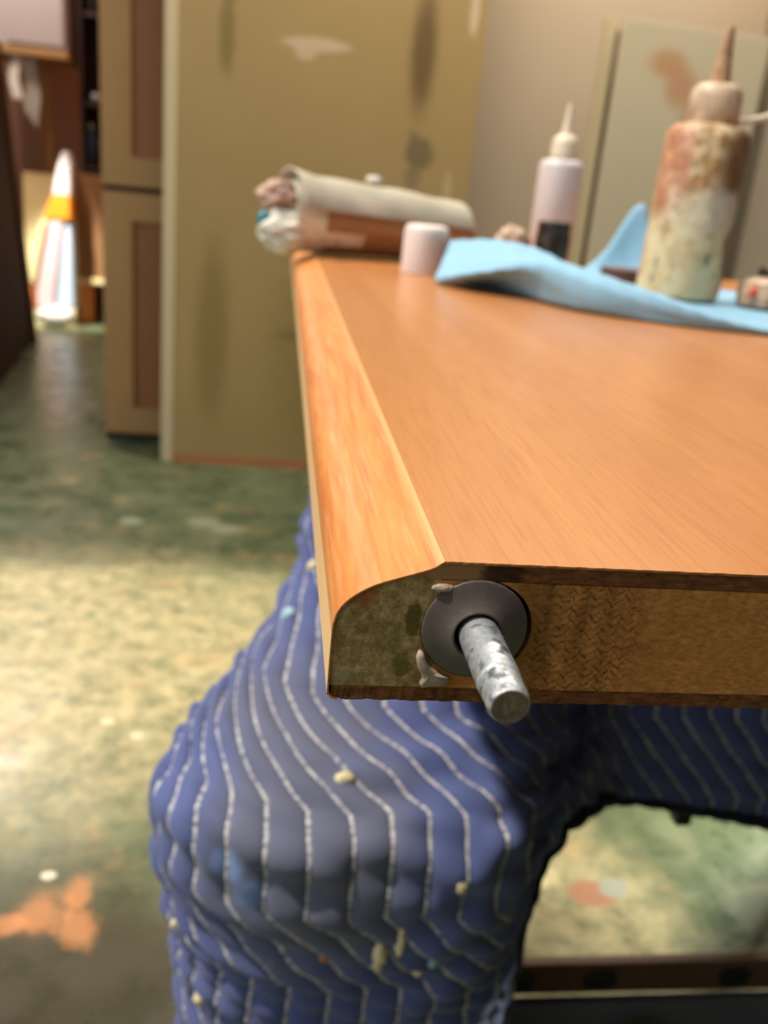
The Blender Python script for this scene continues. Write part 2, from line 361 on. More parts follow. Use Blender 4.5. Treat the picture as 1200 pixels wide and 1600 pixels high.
M_orangewood = plain('orange_pine', S(220, 140, 76), .5, sc=20, var=.1)
M_cardboard = plain('brown_cardboard', S(150, 108, 66), .85, sc=10, var=.1)
M_darkbrown = plain('dark_brown_shelf', S(60, 38, 24), .7, sc=8, var=.2)
M_glasswhite = plain('milky_plastic', S(190, 184, 178), .3, sc=30, var=.2)
M_blueblack = plain('blue_black_plastic', S(40, 56, 76), .35, sc=20, var=.2)
M_glint = plain('pale_metal_glint', S(170, 160, 150), .3, .5, sc=50)

# things on the panel
M_cap = plain('white_ribbed_plastic', S(232, 218, 210), .35, sc=40, var=.04)
t = NT('milky_bottle_plastic', .4); t.col(S(216, 204, 200)); t.b.inputs['Subsurface Weight'].default_value = .15; t.b.inputs['Subsurface Radius'].default_value = (.02, .015, .01); M_milky = t.m
t = NT('spout_plastic', .35); t.col(S(232, 214, 186)); M_spout = t.m
t = NT('paint_stained_bottle', .5)
a = t.noise(t.co(), 22, 6, .65, .5); b = t.noise(t.co(loc=(4, 2, 7)), 50, 6, .7); g = t.noise(t.co(loc=(9, 1, 3)), 32, 5, .6); sp = t.noise(t.co(scale=(1, 1, .5), loc=(3, 3, 3)), 75, 4)
c = t.ramp(a, [(.3, S(196, 164, 118)), (.5, S(220, 194, 146)), (.7, S(222, 204, 164))])
hi = t.blob((0, 0, .165), (.2, .2, .085), a, .5, .5)
c = t.mix(t.math('MULTIPLY', t.ramp(t.noise(t.co(loc=(2, 8, 4)), 46, 5, .75), [(.52, 0.), (.62, 1.)]), .6), c, S(164, 126, 84))
c = t.mix(t.math('MULTIPLY', hi, t.ramp(b, [(.44, 0.), (.56, .9)])), c, S(150, 108, 60))
c = t.mix(t.math('MULTIPLY', t.blob((.035, -.03, .15), (.035, .05, .055), b, 1.2, .6), .85), c, S(104, 66, 34))
c = t.mix(t.math('MULTIPLY', t.blob((.04, -.02, .075), (.014, .05, .06), b, .6, .4), .8), c, S(110, 80, 56))
c = t.mix(t.math('MULTIPLY', t.ramp(g, [(.60, 0.), (.67, 1.)]), .8), c, S(196, 108, 76))
c = t.mix(t.math('MULTIPLY', t.ramp(sp, [(.64, 0.), (.70, 1.)]), .8), c, S(62, 62, 48))
c = t.mix(t.math('MULTIPLY', t.blob((-.042, 0, .15), (.014, .06, .06), b, .6, .5), .6), c, S(190, 116, 90))
c = t.mix(t.math('MULTIPLY', t.blob((.005, -.045, .105), (.07, .03, .022), b, 1.6, .8), .5), c, S(232, 218, 190))
c = t.mix(t.math('MULTIPLY', t.ramp(t.noise(t.co(loc=(6, 6, 1)), 38, 4), [(.6, 0.), (.68, 1.)]), .5), c, S(224, 180, 90))
t.col(c).bump(b, .3, .001); M_stained = t.m
t = NT('stained_cap_plastic', .45); a = t.noise(t.co(), 40, 6, .7)
t.col(t.ramp(a, [(.3, S(150, 116, 84)), (.5, S(204, 176, 144)), (.7, S(222, 200, 176))])); M_stcap = t.m
t = NT('brown_stained_spout', .45); a = t.noise(t.co(scale=(1, 1, .4)), 90, 5, .7)
t.col(t.ramp(a, [(.35, S(112, 78, 50)), (.55, S(190, 150, 112)), (.7, S(206, 176, 140))])); M_stspout = t.m
t = NT('blue_shop_towel', .85, spec=.1); a = t.noise(t.co(), 30, 5, .6); f1 = t.noise(t.co(), 700, 2)
c = t.mix(a, S(128, 170, 194), S(150, 190, 212))
c = t.mix(t.math('MULTIPLY', t.ramp(t.noise(t.co(loc=(4, 4, 4)), 38, 5, .7), [(.58, 0.), (.68, 1.)]), .5), c, S(160, 150, 134))
t.col(c).bump(f1, .3, .001); M_towel = t.m
t = NT('spattered_canvas', .85, spec=.15); a = t.noise(t.co(), 14, 5, .6); b = t.noise(t.co(loc=(3, 3, 3)), 40, 4)
c = t.mix(a, S(158, 148, 128), S(200, 192, 172))
c = t.mix(t.math('MULTIPLY', t.ramp(b, [(.6, 0.), (.68, 1.)]), .5), c, S(196, 160, 140))
c = t.mix(t.math('MULTIPLY', t.ramp(t.noise(t.co(loc=(8, 3, 1)), 30, 4), [(.62, 0.), (.7, 1.)]), .6), c, S(150, 148, 142))
c = t.mix(t.blob((.235, 0, .11), (.012, .05, .012), b, .5, .5), c, S(220, 196, 96))
t.col(c).bump(a, .5, .004); M_canvas = t.m
M_bounce_brown = plain('bounce_light_brown', S(160, 116, 74), .6, sc=18, var=.2)  # brown painted in for orange light bounced off the door
t = NT('white_plastic_with_paint', .4); b = t.noise(t.co(), 34, 4)
c = t.ramp(b, [(.38, S(214, 206, 186)), (.55, S(236, 230, 212)), (.64, S(236, 226, 210)), (.70, S(190, 70, 60))]); t.col(c); M_paintplastic = t.m
M_teal = plain('teal_paint', S(28, 128, 138), .4, sc=50)
M_darkred = plain('dark_red_brown_tin', S(92, 50, 36), .5, sc=40, var=.3)
t = NT('dark_stain_glass', .25); t.col(t.ramp(t.noise(t.co(), 40, 4), [(.4, S(30, 22, 14)), (.65, S(52, 38, 24))])); M_darkglass = t.m
t = NT('grubby_jar', .35); a = t.noise(t.co(), 50, 5, .7)
t.col(t.ramp(a, [(.35, S(120, 92, 74)), (.55, S(188, 154, 126)), (.7, S(214, 190, 160))])); M_jar = t.m
M_redlabel = plain('red_orange_label', S(214, 84, 44), .6, sc=60)

# ------------------------------------------------------------------ setting
def quad_slab(name, v, f, m): return struct(mesh(name, v, f, m))
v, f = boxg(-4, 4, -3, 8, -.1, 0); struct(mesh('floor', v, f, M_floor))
struct(box('wall_back', -.50, 3.2, 2.80, 2.95, 0, 2.7, M_wall))
struct(box('wall_far', -3.2, -.2, 6.1, 6.25, 0, 2.7, M_wall_far))
struct(box('wall_left', -3.3, -3.15, 1.45, 6.1, 0, 2.7, M_wall_dark))
struct(box('wall_right', 1.9, 2.05, -2.2, 2.80, 0, 2.7, M_wall_dark))
struct(box('sky_block_front', -1.2, 2.0, -1.25, -1.1, 0, 2.7, M_wall_dark))  # unseen dark slab added behind the camera to block sky light
struct(box('wall_passage', -.50, -.35, 2.95, 6.1, 0, 2.7, M_wall_far))
# ceiling in pieces around an added opening that lets sun into the passage (one mesh with a real hole)
xs = [-3.3, -3.1, -2.9, 3.2]; ys = [1.70, 4.55, 5.35, 6.25]; V = []; Fc = []
for a in range(3):
    for b in range(3):
        if (a, b) == (1, 1): continue
        q, g = boxg(xs[a], xs[a + 1], ys[b], ys[b + 1], 2.7, 2.8); k = len(V); V += q; Fc += [tuple(i + k for i in h) for h in g]
struct(mesh('ceiling', V, Fc, M_ceiling))

# ------------------------------------------------------------------ the door panel on the trestle
ZB, T, LEN, W = .740, .0445, 1.37, .86
ZT = ZB + T
RX = .0294
pan = thing('wooden_door', 'cherry-veneered wooden door lying flat on the blanket, end face with steel pivot pin towards us', 'door', (0, 0, ZB))
prof = [(.0294, .0445), (.0282, .0437), (.0268, .0426), (.0234, .0412), (.013, .0376), (.009, .0357), (.0058, .0336), (.0030, .0310), (.0012, .0282), (.0003, .0250), (0, .0215), (0, .0035), (.0004, .0018), (.0014, .0006), (.0030, .0001)]
# refine the profile a little
def catmull(P, n):
    out = []; P = [np.array(p, float) for p in P]
    for i in range(len(P) - 1):
        p0 = P[max(i - 1, 0)]; p1 = P[i]; p2 = P[i + 1]; p3 = P[min(i + 2, len(P) - 1)]
        for k in range(n):
            t_ = k / n; out.append(.5 * ((2 * p1) + (-p0 + p2) * t_ + (2 * p0 - 5 * p1 + 4 * p2 - p3) * t_ ** 2 + (-p0 + 3 * p1 - 3 * p2 + p3) * t_ ** 3))
    out.append(P[-1]); return out
pf = catmull(prof, 3)
# outer wrap: 0.7 mm skin following the profile
nrm = []
for i, p in enumerate(pf):
    d_ = pf[min(i + 1, len(pf) - 1)] - pf[max(i - 1, 0)]; n_ = np.array([-d_[1], d_[0]]); nrm.append(n_ / np.linalg.norm(n_))
TH = .0005
inner = [p + n_ * TH for p, n_ in zip(pf, nrm)]
ok = inner[5][1] < pf[5][1]
if not ok: inner = [p - n_ * TH for p, n_ in zip(pf, nrm)]
v = []; f = []; mi = []; K = len(pf); NY = 2
for y in (0, LEN):
    for p in pf: v.append((p[0], y, ZB + p[1]))
    for p in inner: v.append((p[0], y, ZB + p[1]))
for i in range(K - 1):
    m_ = 0
    if pf[i][0] > .0278: m_ = 1
    if pf[i][1] < .0236: m_ = 2
    f.append((i, i + 1, 2 * K + i + 1, 2 * K + i)); mi.append(m_)
    f.append((K + i, 3 * K + i, 3 * K + i + 1, K + i + 1)); mi.append(0)
    f.append((i, K + i, K + i + 1, i + 1)); mi.append(0)
    f.append((2 * K + i, 2 * K + i + 1, 3 * K + i + 1, 3 * K + i)); mi.append(0)
me = bpy.data.meshes.new('edge_moulding'); me.from_pydata(off(v, pan), [], f)
mo = link('edge_moulding', me, [M_mould, M_ridge, M_sideface], pan)
for i, p in enumerate(me.polygons): p.material_index = mi[i]; p.use_smooth = True
bm = bmesh.new(); bm.from_mesh(me); bmesh.ops.recalc_face_normals(bm, faces=bm.faces); bm.to_mesh(me); bm.free(); split_sharp(mo, 50)
mo['label'] = 'streaky orange rounded edge moulding with its side coloured paler as if sunlit'

HC = (.0409, ZB + .0239); HR = .0160
def prism_x(name, poly, y0, y1, mat, mats=None, hole=False, topm=None):
    """poly in x,z (relative to ZB); a hole for the bushing is bored with a real cutter"""
    n = len(poly); v = [(p[0], y, ZB + p[1]) for y in (y0, y1) for p in poly]
    f = [tuple(range(n)), tuple(range(n, 2 * n))[::-1]] + [(i, (i + 1) % n, n + (i + 1) % n, n + i) for i in range(n)]
    o = mesh(name, v, f, mats or mat, pan)
    if hole:
        cv = []; N = 72
        for y in (-.01, .014):
            for k in range(N):
                a = 2 * math.pi * k / N; cv.append((HC[0] + HR * math.cos(a), y, HC[1] + (HR - .0006) * math.sin(a)))
        cf = [tuple(range(N)), tuple(range(N, 2 * N))[::-1]] + [(k, (k + 1) % N, N + (k + 1) % N, N + k) for k in range(N)]
        cut = mesh('cutter', cv, cf, M_hole, pan)
        md = o.modifiers.new('bore', 'BOOLEAN'); md.operation = 'DIFFERENCE'; md.object = cut; md.solver = 'EXACT'
        bpy.context.view_layer.update()
        dg = bpy.context.evaluated_depsgraph_get(); nm = bpy.data.meshes.new_from_object(o.evaluated_get(dg)); o.modifiers.clear(); o.data = nm
        cm = cut.data; bpy.data.objects.remove(cut); bpy.data.meshes.remove(cm)
    if topm is not None:
        for p in o.data.polygons:
            if p.normal.z > .8: p.material_index = topm
    return o
gap = .0001
poly = [(p[0], p[1]) for p in inner]
poly = [(RX - gap, inner[0][1])] + poly[1:-1] + [(.0030, .0045)]
poly = [p for p in poly if p[1] > .0047] + [(TH + gap, .0047), (RX - gap, .0047)]
poly[0] = (RX - gap, .0442)
fl = prism_x('edge_filler', poly, .0004, LEN, M_endgrain, hole=True); fl['label'] = 'olive grey dirty filler wood behind the moulding'
prism_x('core', [(RX, .0047), (W, .0047), (W, .0388), (RX, .0388)], .0003, LEN, M_core, hole=True)['label'] = 'amber fibreboard core with saw marks'
prism_x('top_band', [(.0240, .0391), (W, .0391), (W, .0438), (RX + .0001, .0438), (.0275, .0428), (.0240, .0408)], .0001, LEN, M_band)['label'] = 'dark brown band under the veneer'
# slightly ragged veneer sheet, its near edge uneven by a fraction of a millimetre
nx = 240; v = []; f = []
for i in range(nx + 1):
    x = RX + .0001 + (W - RX) * (i / nx) ** 1.6
    e = -.0003 * (math.sin(x * 900) * .4 + math.sin(x * 2300 + 1) * .3 + random.random() * .5)
    for z in (.0438, .0445): v += [(x, e, ZB + z), (x, LEN, ZB + z)]
for i in range(nx):
    a = i * 4; b = a + 4
    f += [(a + 2, b + 2, b + 3, a + 3), (a, a + 1, b + 1, b), (a, b, b + 2, a + 2), (a + 1, a + 3, b + 3, b + 1)]
f += [(0, 2, 3, 1), (nx * 4, nx * 4 + 1, nx * 4 + 3, nx * 4 + 2)]
mesh('veneer', v, f, M_veneer, pan)['label'] = 'smooth orange cherry veneer sheet'
# bottom band with ragged lower edge
v = []; f = []
for i in range(nx + 1):
    x = .0012 + (W - .0012) * (i / nx) ** 1.6
    zb = .0000 + .00035 * (math.sin(x * 700) * .4 + random.random() * .5) + (.0012 * math.exp(-(x - .0012) / .0012)); zt = .0046
    for z in (zb, zt): v += [(x, .0002 + .0004 * random.random(), ZB + z), (x, LEN, ZB + z)]
for i in range(nx):
    a = i * 4; b = a + 4
    f += [(a + 2, b + 2, b + 3, a + 3), (a, a + 1, b + 1, b), (a, b, b + 2, a + 2), (a + 1, a + 3, b + 3, b + 1)]
f += [(0, 2, 3, 1), (nx * 4, nx * 4 + 1, nx * 4 + 3, nx * 4 + 2)]
mesh('bottom_band', v, f, M_band, pan)

# bushing: dished flange with raised collar, ragged black crescent of the bore round it
bush = lathe('bushing', [(.0148, -.012), (.0150, -.0010), (.0152, .0000), (.0149, .0006), (.0142, .0009), (.0120, .0014), (.0095, .0024), (.0078, .0036), (.0072, .0041), (.0067, .0040), (.0064, .0034), (.0064, -.010)],
             (HC[0] - .0007, 0, HC[1] + .0003), M_bush, pan, axis='Y', n=96)
bush['label'] = 'dull grey round bushing flange'
lathe('bore_shade_disc', [(.0157, -.0136), (.0157, -.0132)], (HC[0], 0, HC[1]), M_hole, pan, axis='Y', n=64)  # black disc deep in the bore, darkens the gap like shadow
pin = lathe('pivot_pin', [(.0058, -.009), (.0058, .0268), (.0056, .0278), (.0053, .0282), (.0053, .0292), (.0056, .0297), (.0055, .0300), (.0054, .0365), (.0051, .0380), (.0047, .0386)], HC[:1] + (0,) + HC[1:], M_pin, pan, axis='Y', n=64)
pin['label'] = 'scuffed grey steel pivot pin'
lathe('pin_face', [(.00465, .0384), (.0046, .0388), (.0036, .0389), (.0034, .0388), (.0002, .0388)], HC[:1] + (0,) + HC[1:], M_pin_end, pin, axis='Y', n=48)
# putty smear below left of the bushing
out = [(.0243, .0150), (.0250, .0172), (.0262, .0168), (.0272, .0140), (.0290, .0118), (.0312, .0102), (.0334, .0090), (.0345, .0088), (.0352, .0076), (.0345, .0062), (.0316, .0058), (.0292, .0052), (.0268, .0050), (.0262, .0064), (.0270, .0080), (.0262, .0100), (.0252, .0116)]
bm = bmesh.new(); cx = sum(p[0] for p in out) / len(out); cz = sum(p[1] for p in out) / len(out)
rings = []
for s_, h in ((1.0, .0), (.96, .0006), (.75, .0009), (.4, .0012), (.1, .0010)):
    rings.append([bm.verts.new((cx + (p[0] - cx) * s_, -.0004 - h - .0003 * math.sin(i * 2.1) * s_ if h else .0006, cz + (p[1] - cz) * s_)) for i, p in enumerate(out)])
for a, b in zip(rings, rings[1:]):
    for i in range(len(out)): bm.faces.new((a[i], a[(i + 1) % len(out)], b[(i + 1) % len(out)], b[i]))
bm.faces.new(rings[-1]); bm.faces.new(rings[0][::-1]); bmesh.ops.recalc_face_normals(bm, faces=bm.faces)
me = bpy.data.meshes.new('putty_patch'); bm.to_mesh(me); bm.free(); link('putty_patch', me, M_putty, pan, smooth=True)['label'] = 'grey putty smear beside the bushing'
# chipped putty at the upper left rim of the bore
lump('putty_crumb', (.0295, -.0004, ZB + .0367), (.0028, .0010, .0011), M_putty, pan, amp=.5, seed=3, sub=3)

# ------------------------------------------------------------------ quilted moving blanket over the trestle
zz = np.array([.738, .700, .650, .590, .520, .475, .450, .430, .400, .300, .100, .012])
ys_ = np.array([.66, .645, .63, .60, .55, .48, .425, .385, .365, .375, .42, .44])
xl = np.array([.050, .046, .040, .030, .010, -.026, -.062, -.085, -.098, -.097, -.078, -.070])
P_ = np.array(catmull(list(zip(zz, ys_, xl)), 24)); ds = np.r_[0, np.cumsum(np.hypot(np.diff(P_[:, 0]), np.diff(P_[:, 1])))]
TT = ds[-1]
def prof_at(t): return np.interp(t, ds, P_[:, 0]), np.interp(t, ds, P_[:, 1]), np.interp(t, ds, P_[:, 2])
SIDE = .11; RX_, RY_ = .15, .095; ARC = .20
def sm(x, a, b): q = np.clip((x - a) / (b - a), 0, 1); return q * q * (3 - 2 * q)
def base(a, t):
    z, yc, x0 = prof_at(t)
    yf = yc - .075
    th = np.clip((a - SIDE) / ARC, 0, 1) * math.pi / 2
    xs = x0 + RX_ * (1 - np.cos(th)); yy = yf + RY_ * (1 - np.sin(th))
    bk = np.maximum(0, SIDE - a); yy = yy + bk; xs = xs + .11 * (1 - np.exp(-bk / .11)) * (bk > 0)
    fr = np.maximum(0, a - SIDE - ARC); X = xs + fr
    # right of the column the cloth falls almost straight from the beam
    zc = np.interp(t, [0, TT], [.738, .05]); k = sm(X, .16, .36)
    yr = .585 - .10 * sm(t, 0, .45) + .0 * t
    zr = .738 - np.minimum(t, .70) * .985
    lo = sm(t, .30, .55)                                     # low down the column turns back at its right edge
    yy = yy * (1 - k) + yr * k; z = z * (1 - k) + zr * k
    yy = yy + .55 * np.maximum(0, X - .14) ** 1.2 * lo * (1 - sm(X, .22, .30))
    return X, yy, z
def hem(a, x):
    # cloth reaches the floor on the left, is gathered up into an arch on the right
    return np.where(x < .205, TT, TT + (np.interp(x, [.205, .225, .24, .26, .30, .36, .45, .6, .9], [TT - .02, .57, .50, .455, .425, .425, .445, .475, .50]) - TT) * sm(x, .200, .212))
SP, VS, DG, DX = .0285, .088, .092, .080
T43 = float(np.interp(-.435, -P_[:, 0], ds))
def gz(t):
    ph = (t - T43 + 2 * (VS + DG)) / (VS + DG); n = np.floor(ph); fr = ph - n
    return DX * (n + np.clip((fr - VS / (VS + DG)) / (DG / (VS + DG)), 0, 1))
def disp(a, t):
    s_ = (a + prof_at(t)[2] * sm(t, .1, .25) - gz(t)) / SP; d_ = np.abs(s_ - np.round(s_)) * 2
    puff = .0060 * np.sqrt(np.clip(1 - (1 - d_) ** 2, 0, 1)) - .002
    wr = .0030 * np.sin(t * 95 + 3 * np.sin(a * 14) + a * 38) * (.4 + .6 * np.sin(a * 23 + t * 9) ** 2) + .0016 * np.sin(t * 210 - a * 60 + 2 * np.sin(t * 31)) \
        + .005 * np.sin(a * 9 + t * 6) + .004 * np.sin(t * 17 + a * 4)
    return puff, wr
def surf(a, t, lift=0.):
    e = 1e-3; X, Y, Z = base(a, t); P = np.stack([X, Y, Z], -1)
    A = np.stack(base(a + e, t), -1) - np.stack(base(a - e, t), -1); B = np.stack(base(a, t + e), -1) - np.stack(base(a, t - e), -1)
    N = np.cross(B, A); N /= np.linalg.norm(N, axis=-1, keepdims=True) + 1e-12
    p, w_ = disp(a, t); fade = sm(t, .0, .03)
    return P + N * ((p + w_) * fade + lift)[..., None]
NA, NT_ = 480, 300
a_ = np.linspace(0, SIDE + ARC + .75, NA)
bx = base(a_, np.full(NA, .45))[0]; H = hem(a_, bx)
A2 = np.repeat(a_[:, None], NT_, 1); T2 = np.linspace(0, 1, NT_)[None, :] * H[:, None]
PT = surf(A2, T2)
verts = PT.reshape(-1, 3)
verts[:, 2] = np.clip(verts[:, 2], .004, .7365)
# top flap lying on the beam under the door
faces = [(i * NT_ + j, (i + 1) * NT_ + j, (i + 1) * NT_ + j + 1, i * NT_ + j + 1) for i in range(NA - 1) for j in range(NT_ - 1)]
vl = [tuple(p) for p in verts]
k0 = len(vl)
for i in range(NA):
    x, y, z = vl[i * NT_]; vl.append((max(x, .04), .90, .7365))
for i in range(NA - 1): faces.append((i * NT_, k0 + i, k0 + i + 1, (i + 1) * NT_))
bl = thing('moving_blanket', 'blue quilted moving blanket with white zigzag stitching draped over the trestle under the door', 'blanket', (.05, .40, 0))
me = bpy.data.meshes.new('quilted_cloth'); me.from_pydata(off(vl, bl), [], faces)
cl = link('quilted_cloth', me, M_blanket, bl, smooth=True)
sol = cl.modifiers.new('thick', 'SOLIDIFY'); sol.thickness = .004; sol.offset = 1 if False else 0
# stitching: thread ropes lying in the valleys
SV = []; SF = []
tt = np.arange(.03, TT, .003)
for k in range(-60, 90):
    a = k * SP + gz(tt) - prof_at(tt)[2] * sm(tt, .1, .25); keep = (a > .01) & (a < a_[-1] - .01)
    if keep.sum() < 4: continue
    hh = np.interp(a, a_, H); keep &= tt < hh - .004
    idx = np.where(keep)[0]
    if len(idx) < 6: continue
    for seg in np.split(idx, np.where(np.diff(idx) > 1)[0] + 1):
        if len(seg) < 6: continue
        pts = surf(a[seg], tt[seg], .0030); pts[:, 2] = np.clip(pts[:, 2], .006, .7345)
        vv, ff = tubeg([tuple(p) for p in pts], lambda i: .0026 + .0007 * (i % 2), 5, len(SV)); SV += vv; SF += ff
me = bpy.data.meshes.new('stitching'); me.from_pydata(off(SV, bl), [], SF); st = link('stitching', me, M_thread, bl, smooth=True)
st['kind'] = 'stuff'; st['label'] = 'white zigzag stitching thread'
# binding along the arch hem
hp = [tuple(p) for p in surf(a_, H - .002)[bx > .208]]
tube('hem_binding', hp, .0075, M_binding, bl, n=8)['label'] = 'dark rolled hem binding'
# paint blobs and drips
def near_at(px_a, px_t): return surf(np.array([px_a]), np.array([px_t]), .002)[0]
def find(x, z, front=True):
    d_ = (PT[..., 0] - x) ** 2 + (PT[..., 2] - z) ** 2; d_[a_ < SIDE * .9] = 9; i, j = np.unravel_index(np.argmin(d_), d_.shape); return PT[i, j]
for (x, z, rx, rz, m_, s_) in ((.051, .447, .008, .008, M_paint_cream, 1), (.086, .316, .006, .015, M_paint_cream, 2), (.100, .334, .004, .014, M_paint_cream, 3), (.042, .309, .006, .006, M_paint_rust, 4),
                              (-.076, .287, .006, .007, M_paint_cream, 5), (-.055, .202, .007, .007, M_paint_cream, 6), (.006, .502, .007, .007, M_paint_blue, 7), (.127, .306, .006, .006, M_paint_blue, 8), (.117, .300, .005, .005, M_paint_cream, 9), (.028, .535, .007, .007, M_paint_cream, 10), (.139, .397, .005, .006, M_paint_cream, 11)):
    p = find(x, z); lump('paint_blob', p, (rx, .004, rz), m_, bl, amp=.4, seed=s_, sub=3)

# ------------------------------------------------------------------ trestle under the blanket
tr = thing('trestle', 'brown wooden trestle hidden under the blanket, its low rail showing at the floor', 'trestle', (.5, .6, 0))
box('beam', .12, 1.05, .66, .74, .64, .722, M_trestle, tr, bev=.004)
for x in (.16, .96):
    for s_ in (-.08, .16):
        box('leg', x - .018, x + .018, .68, .72, 0, .64, M_trestle, tr, bev=.003, skew=lambda X, Y, Z, s_=s_: (X, Y + s_ * (1 - Z / .64), Z))
rail = box('low_rail', .19, 1.0, .452, .464, .085, .128, M_trestle, tr, bev=.003)
for x in (.27, .36, .515, .68, .82):
    lathe('bolt_plate', [(.011, .0), (.011, .002), (.009, .003)], (x, .452, .106), M_black, rail, axis='Y', n=20, jit=lambda a, h: 1 + .7 * abs(math.cos(a)))
box('foot_plate', .19, 1.0, .440, .4515, .0, .0845, M_greyplate, tr, bev=.003)
hk = [(.405, .431, .03 + .02 * math.sin(k / 3)) for k in range(3)]
tube('hook', [(.40 + .022 * math.cos(k * .35), .425, .045 + .022 * math.sin(k * .35)) for k in range(14)], .005, M_brass, tr)
peg = box('hanging_peg', .432, .450, .50, .52, .268, .42, M_black, tr, bev=.004)

# ------------------------------------------------------------------ things on the door
# paint-spattered canvas roll at the far end
roll = thing('canvas_roll', 'paint-spattered grey canvas roll with brown under-sheet for bounced light, lying across the far end of the door', 'roll', (.10, 1.12, ZT))
A0 = Vector((-.008, 1.085, ZT + .0528)); A1 = Vector((.262, 1.185, ZT + .0438)); ax = (A1 - A0).normalized(); uz = Vector((0, 0, 1)); uy = ax.cross(uz).normalized()  # uy points to the near side (-Y)
if uy.y > 0: uy = -uy
def rollsheet(name, r0, r1, th0, th1, s0, s1, mat, amp, seed, nA=90, nL=70, growl=0):
    rs = np.random.RandomState(seed); v = []; f = []
    for i in range(nL + 1):
        s_ = s0 + (s1 - s0) * i / nL; c0 = A0 + (A1 - A0) * s_; sc = 1 - .17 * s_
        for j in range(nA + 1):
            th = th0 + (th1 - th0) * j / nA; r = (r0 + (r1 - r0) * j / nA) * sc
            r *= 1 + amp * (math.sin(7 * s_ + 3 * th) * .5 + math.sin(15 * s_ - 2 * th + seed) * .4 + math.sin(th * 5 + s_ * 22) * .25)
            e = 0
            if s_ > .93: r *= 1 - .35 * ((s_ - .93) / .07) ** 2 * growl
            if s_ < .1 and growl: r *= 1 + .10 * (1 - s_ / .1)
            p = c0 + uy * (r * math.cos(th)) + uz * (r * math.sin(th) * (.95 if math.sin(th) > 0 else 1.0)); p.z = max(p.z, ZT + .0012 + .0008 * (seed % 3))
            v.append(tuple(p))
    for i in range(nL):
        for j in range(nA):
            a = i * (nA + 1) + j; f.append((a, a + 1, a + nA + 2, a + nA + 1))
    o = mesh(name, v, f, mat, roll, smooth=True); md = o.modifiers.new('th', 'SOLIDIFY'); md.thickness = .003; md.offset = -1; return o
rollsheet('bounce_brown_sheet', .055, .049, -.1 * math.pi, 1.9 * math.pi, .12, 1.0, M_bounce_brown, .012, 1, growl=.6)  # added brown sheet, its colour imitates bounce light under the roll
rollsheet('inner_canvas', .040, .046, .2, 6.2, .0, .95, M_canvas, .05, 4)
rollsheet('canvas_sheet', .0610, .0565, .06 * math.pi, 1.25 * math.pi, -.02, 1.0, M_canvas, .034, 2, growl=1)
rollsheet('canvas_lining', .0500, .0530, -.45 * math.pi, .35 * math.pi, -.03, .34, M_paintplastic, .05, 5)
lump('crumpled_rag', A0 + uz * .020 - ax * .018 + uy * .006, (.030, .026, .022), M_pinkcloth, roll, amp=.45, seed=2)
lump('crumpled_plastic', A0 - uz * .022 - ax * .012 + uy * .012, (.036, .034, .030), M_paintplastic, roll, amp=.4, seed=5)
lump('crumpled_rag', A0 - uz * .002 + ax * .002 + uy * .012, (.026, .026, .020), M_paintplastic, roll, amp=.5, seed=8)
lump('paint_blot', A0 - uz * .012 - ax * .044 + uy * .014, (.009, .008, .013), M_teal, roll, amp=.3, seed=7, sub=3)
lump('canvas_knot', A0 + ax * .125 + uz * .060, (.011, .010, .006), M_whitecloth, roll, amp=.4, seed=9, sub=3)

# white cap
cap = thing('bottle_cap', 'white ribbed plastic cap standing upright in front of the canvas roll', 'cap', (.164, .935, ZT))
lathe('cap_shell', [(.0285, 0.0002), (.0288, .002), (.0283, .050), (.0272, .056), (.0245, .0590), (.018, .060)], (.164, .935, ZT), M_cap, cap, n=120, jit=lambda a, h: 1 + (.012 * math.cos(40 * a) if h < .052 else 0))
lathe('cap_rim', [(.0278, .0002), (.0278, .001), (.0245, .001)], (.164, .935, ZT), M_cap, cap, n=60)

# small milky squeeze bottle
b0 = (.437, 1.30, ZT)
sb = thing('squeeze_bottle', 'small clean milky squeeze bottle with pointed spout, behind the blue towel', 'bottle', b0, 'squeeze bottles on the door')
lathe('bottle_body', [(.034, .0003), (.0368, .004), (.0368, .158), (.0355, .165), (.031, .170), (.018, .173), (.017, .179)], b0, M_milky, sb, n=56)
lathe('bottle_cap', [(.0195, .175), (.0215, .177), (.0210, .197), (.0185, .205), (.012, .210)], b0, M_spout, sb, n=56, jit=lambda a, h: 1 + .012 * math.cos(28 * a))
lathe('spout', [(.0100, .209), (.0085, .215), (.0062, .235), (.0038, .254), (.0030, .258)], b0, M_spout, sb, n=24)

# small dark stain jar and paper wad in front of it
j0 = (.395, 1.15, ZT)
dj = thing('stain_jar', 'low dark brown stain jar standing in front of the small milky bottle', 'jar', j0)
lathe('jar_body', [(.024, .0003), (.0265, .004), (.0265, .056), (.0235, .062)], j0, M_darkglass, dj, n=40)
lathe('jar_lid', [(.0248, .059), (.0255, .061), (.0250, .074), (.0230, .076)], j0, M_darkglass, dj, n=40)
o = lump('paper_wad', (.336, 1.165, ZT + .030), (.026, .022, .034), M_jar, None, (.336, 1.165, ZT), amp=.4, seed=12, flat=ZT + .0004)
tag(o, 'crumpled brown-and-cream paper wad left of the dark stain jar', 'paper')

